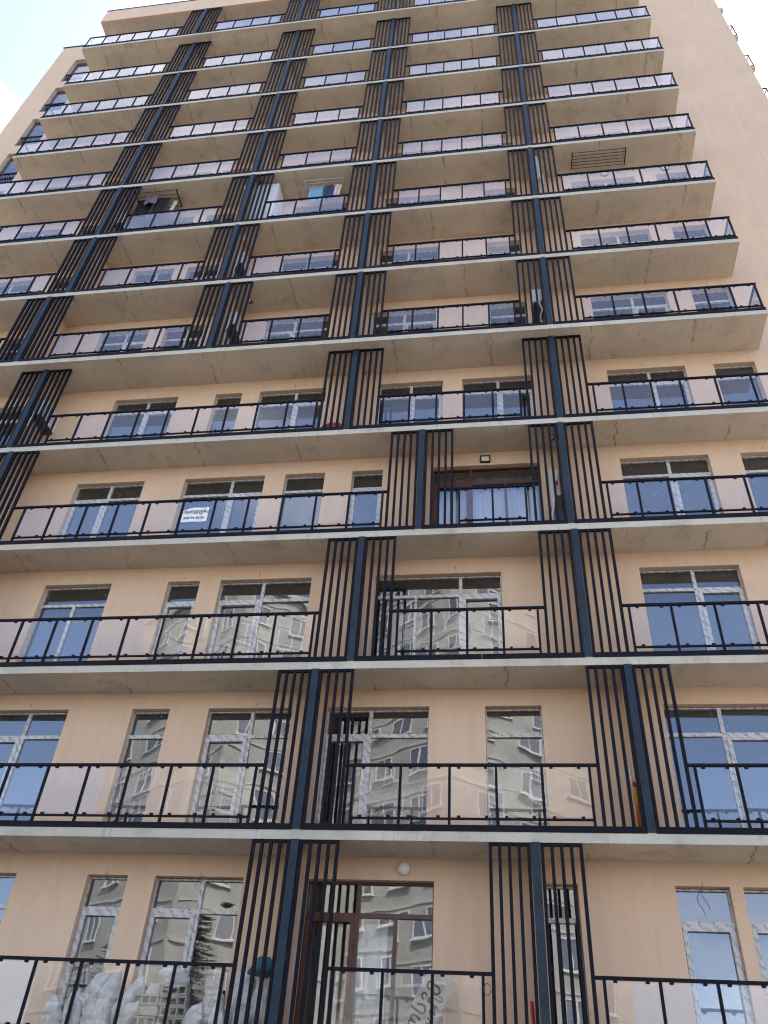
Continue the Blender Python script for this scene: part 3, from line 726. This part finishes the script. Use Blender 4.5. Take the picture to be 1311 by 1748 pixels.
# lamps and security cameras
l0 = MB().lathe([(.10, 0), (.105, -.02), (.10, -.05), (.07, -.075), (.03, -.085), (.005, -.087)], axis='Y', k=24).build('wall_lamp', 'lamp_shell', None, (-1.71, YW, S(0)+2.76), smooth=True)
tag(l0, 'round white wall lamp above the brown-framed lowest window', 'lamp', 'wall lamps')
l1 = thing('wall_lamp', 'rectangular black-rimmed bulkhead lamp above the brown fourth-level window', 'lamp', (-.24, YW, S(3)+2.70), 0, 'wall lamps')
fm = MB().box(-.115, .115, -.05, -.001, -.10, -.075); fm.box(-.115, .115, -.05, -.001, .075, .10); fm.box(-.115, -.09, -.05, -.001, -.075, .075); fm.box(.09, .115, -.05, -.001, -.075, .075); fm.build('rim', 'black_plastic', l1)
o = MB().box(-.09, .09, -.04, -.002, -.075, .075).build('diffuser', 'lamp_shell', l1); bevel(o, .01)
for x, lb in ((3.72, 'round white wall lamp behind the glass under the empty drying rack'), (5.55, 'round white wall lamp near the right end of the eighth-level balcony')):
    t = thing('wall_lamp', lb, 'lamp', (x, YW, S(7)+2.80), 0, 'wall lamps')
    MB().lathe([(.12, 0), (.125, -.03), (.12, -.055)], axis='Y', k=24).build('rim', 'appliance_dark', t, smooth=True)
    MB().lathe([(.105, -.056), (.10, -.075), (.05, -.09), (.005, -.093)], axis='Y', k=24).build('diffuser', 'lamp_shell', t, smooth=True)
def cctv(x, y, z, label):
    t = thing('security_camera', label, 'camera', (x, y, z), 0, 'small security cameras')
    MB().lathe([(.045, 0), (.045, -.02), (.02, -.03)], k=14).build('mount', 'appliance_white', t)
    MB().lathe([(.02, -.031), (.055, -.05), (.062, -.085), (.045, -.125), (.005, -.14)], k=14).build('dome', 'black_plastic', t, smooth=True)
    MB().tube([(0, -.02, -.11), (0, -.10, -.15)], .022, 8).build('lens_barrel', 'appliance_white', t)
cctv(1.24, .62, S(4)-.071, 'small black dome camera under the slab left of the fourth-level right post')
cctv(-7.20, .22, S(8)-.071, 'small black dome camera above the tall white cabinet')
cctv(-6.62, .62, S(6)-.071, 'small black dome camera above the sixth-level air conditioner by the second post')
for k, x in ((7, -7.72), (6, -7.26)):
    MB().tube([(x, .34, S(k)+2.92), (x+.01, .33, S(k)+2.80), (x+.10, .30, S(k)+2.50)], [.03, .045, .035], 8).build('pipe_stub', 'paint_white', tower, smooth=True)
MB().tube([(-.38+.05*math.cos(a*.6)-.02, .10, S(0)+.93-.07*math.sin(a*.6)) for a in range(11)], .006, 5).build('cable', 'black_plastic', tower)

# curtains behind the two brown-framed windows
def curtain(label, x0, x1, y, z0_, z1_, ma, amp=.03, freq=26):
    mb = MB(); nx_ = int((x1-x0)*60)
    for side in (0, 1):
        for i in range(nx_+1):
            x = x0+(x1-x0)*i/nx_; yy = amp*math.sin(x*freq)+amp*.4*math.sin(x*freq*2.3+1) + side*.004
            mb.v += [(x-x0, yy, 0), (x-x0, yy*.8, (z1_-z0_)*(1-0.0))]
    st = 2*(nx_+1)
    for i in range(nx_):
        a = 2*i; mb.f.append((a, a+2, a+3, a+1)); a += st; mb.f.append((a, a+1, a+3, a+2))
    for i in range(nx_):
        a = 2*i; mb.f.append((a, a+st, a+st+2, a+2)); mb.f.append((a+1, a+3, a+st+3, a+st+1))
    o = mb.build('curtain', ma, None, (x0, y, z0_), smooth=True); return tag(o, label, 'curtain', 'curtains in brown-framed windows')
curtain('white folded curtain inside the brown-framed lowest window', -2.55, -1.95, YW+.235, S(0)+.12, S(0)+2.0, 'cloth_curtain')
curtain('white sheer curtain drawn across the brown fourth-level window', -1.36, .88, YW+.36, S(3)+.12, S(3)+2.06, 'cloth_curtain', .02, 30)
curtain('brown ruffled valance at the top of the brown fourth-level window', -1.36, .88, YW+.30, S(3)+2.10, S(3)+2.40, 'cloth_valance', .035, 22)

# ------------------------------------------------------------------ across the street (seen in the panes)
fb = thing('opposite_building', 'grey panel apartment block with angled bays, seen mirrored in the windows', 'building', (0, 0, 0))
plan = [(-28, -40), (-19, -33), (-11, -38.5), (-3, -33), (6.5, -40)]
HB = 37.0
for a, b in zip(plan, plan[1:]):
    a, b = Vector((*a, 0)), Vector((*b, 0)); d = (b-a); ln = d.length; d.normalize(); nrm = Vector((-d.y, d.x, 0))
    if nrm.y < 0: nrm = -nrm
    ang = math.atan2(d.y, d.x)
    seg = MB().box(0, ln, -6, 0, 0, HB).build('wall', 'far_wall', fb, a); seg.rotation_euler = (0, 0, ang)
    for fl in range(12):
        z = 1.2+3.0*fl
        MB().box(.2, ln-.2, 0.001, .06, z+1.95, z+2.12).build('string_course', 'far_panel', seg)
        for wx in ((ln*.22, ln*.52, ln*.82)):
            big = wx == ln*.52 and fl % 2 == 0
            hw = .95 if big else .75
            mb = MB(); f = .07
            mb.box(wx-hw, wx+hw, .002, .07, z+.2, z+.2+f); mb.box(wx-hw, wx+hw, .002, .07, z+1.7-f, z+1.7)
            for xx in (wx-hw, wx-f/2, wx+hw-f): mb.box(xx, xx+f, .003, .069, z+.2+f, z+1.7-f)
            mb.box(wx-hw-.1, wx+hw+.1, .001, .16, z+.10, z+.197)
            wo = mb.build('window', 'white_frame', seg)
    MB().box(-.2, ln+.2, -6, .25, HB, HB+.5).build('cornice', 'far_panel', seg)
for ch in list(fb.children):
    for wch in [c_ for c_ in ch.children if c_.name.startswith('window')]:
        xs = [v_.co.x for v_ in wch.data.vertices]; zs = [v_.co.z for v_ in wch.data.vertices]
        x0, x1, za, zb_ = min(xs)+.1, max(xs)-.1, min(zs)+.1, max(zs)
        o = MB().box(x0+.03, x1-.03, .0, .03, za+.03, zb_-.03).build('window_pane', 'far_glass', ch)

hs_ = thing('house', 'low house with hipped roof, seen mirrored in the right-hand windows', 'building', (16.5, -31, 0))
MB().box(-5.5, 5.5, -4, 4, 0, 7.2).build('wall', 'house_wall', hs_)
rf = MB(); rf.v = [(-6.2, -4.7, 7.2), (6.2, -4.7, 7.2), (6.2, 4.7, 7.2), (-6.2, 4.7, 7.2), (-2.5, 0, 10.2), (2.5, 0, 10.2)]
rf.f = [(3, 2, 1, 0), (0, 1, 5, 4), (1, 2, 5), (2, 3, 4, 5), (3, 0, 4)]; rf.build('roof', 'house_roof', hs_)
for fl in (1.2, 4.4):
    for x in (-3.6, -1.2, 1.2, 3.6):
        o = MB().box(x-.6, x+.6, 4.001, 4.07, fl, fl+1.6).build('window', 'white_frame', hs_)
        for sx in (-.28, .28): MB().box(x+sx-.22, x+sx+.22, 4.071, 4.08, fl+.08, fl+1.52).build('pane', 'far_glass', o)

def fir(x, y, h, r, label, seed):
    t = thing('fir_tree', label, 'tree', (x, y, 0), 0, 'trees across the street')
    MB().tube([(0, 0, 0), (.05, 0, h*.5), (0, .04, h*.97)], [.17, .10, .015], 8).build('trunk', 'bark', t)
    q = random.Random(seed); mb = MB(); z = h*.10
    while z < h*.985:                                   # whorls of drooping branches, needles along each
        for _ in range(14):
            a = q.uniform(0, 2*math.pi); ln_ = r*(1-z/h)**.8*q.uniform(.55, 1.15) + .12
            dr = Vector((math.cos(a), math.sin(a), 0)); sd0 = Vector((-dr.y, dr.x, 0)); steps = max(4, int(ln_/.07))
            for j in range(steps):
                u = (j+1)/steps; c_ = dr*ln_*u + Vector((0, 0, z - .45*ln_*u + .30*ln_*u*u))
                for sgn in (-1, 1):
                    nd = (dr*.55 + sd0*sgn*q.uniform(.5, 1.1) + Vector((0, 0, q.uniform(-.35, .1)))).normalized(); l = .30*(1-u*.6)*q.uniform(.6, 1.2); wv = .035
                    sd_ = nd.cross(Vector((0, 0, 1))).normalized(); b = len(mb.v)
                    mb.v += [tuple(c_-sd_*wv), tuple(c_+sd_*wv), tuple(c_+nd*l+sd_*wv*.2), tuple(c_+nd*l-sd_*wv*.2)]; mb.f.append((b, b+1, b+2, b+3))
        z += .16 + .10*q.random()
    mb.build('crown', 'fir_green', t)
fir(-16.4, -21.5, 11.5, 2.2, 'dark fir tree across the street, left one, mirrored in the lowest windows', 3)
fir(-12.0, -21.0, 12.0, 2.3, 'dark fir tree across the street, right one, mirrored in the lowest windows', 9)
def shrub(x, y, h, r, label, seed):
    t = thing('street_tree', label, 'tree', (x, y, 0), 0, 'trees across the street')
    tk = MB().tube([(0, 0, 0), (.06, .02, h*.45), (.1, 0, h*.8)], [.12, .08, .02], 7)
    for a in (0.3, 2.2, 4.2): tk.tube([(.05, .01, h*.38), (r*.6*math.cos(a), r*.6*math.sin(a), h*.72)], [.05, .015], 6)
    tk.build('trunk', 'bark', t); q = random.Random(seed); mb = MB()
    cl = [(Vector((q.gauss(0, r*.45), q.gauss(0, r*.45), h*q.uniform(.42, .92))), r*q.uniform(.25, .5)) for _ in range(14)]
    for i in range(1800):
        c0, rr = q.choice(cl); v_ = Vector((q.gauss(0, 1), q.gauss(0, 1), q.gauss(0, 1))).normalized()*rr*q.random()**.4; c_ = c0+v_
        a_ = Vector((q.uniform(-1, 1), q.uniform(-1, 1), q.uniform(-.6, .6))).normalized(); b_ = a_.cross(Vector((q.uniform(-1, 1), q.uniform(-1, 1), 1))).normalized()
        s_ = q.uniform(.05, .12); b = len(mb.v); mb.v += [tuple(c_-a_*s_), tuple(c_+b_*s_*.5), tuple(c_+a_*s_), tuple(c_-b_*s_*.5)]; mb.f.append((b, b+1, b+2, b+3))
    mb.build('crown', 'leaf_green', t)
shrub(-14.2, -22.5, 6.0, 1.9, 'round leafy street tree between the two fir trees', 11)
shrub(-9.2, -22.0, 5.2, 1.7, 'round leafy street tree right of the fir trees', 12)
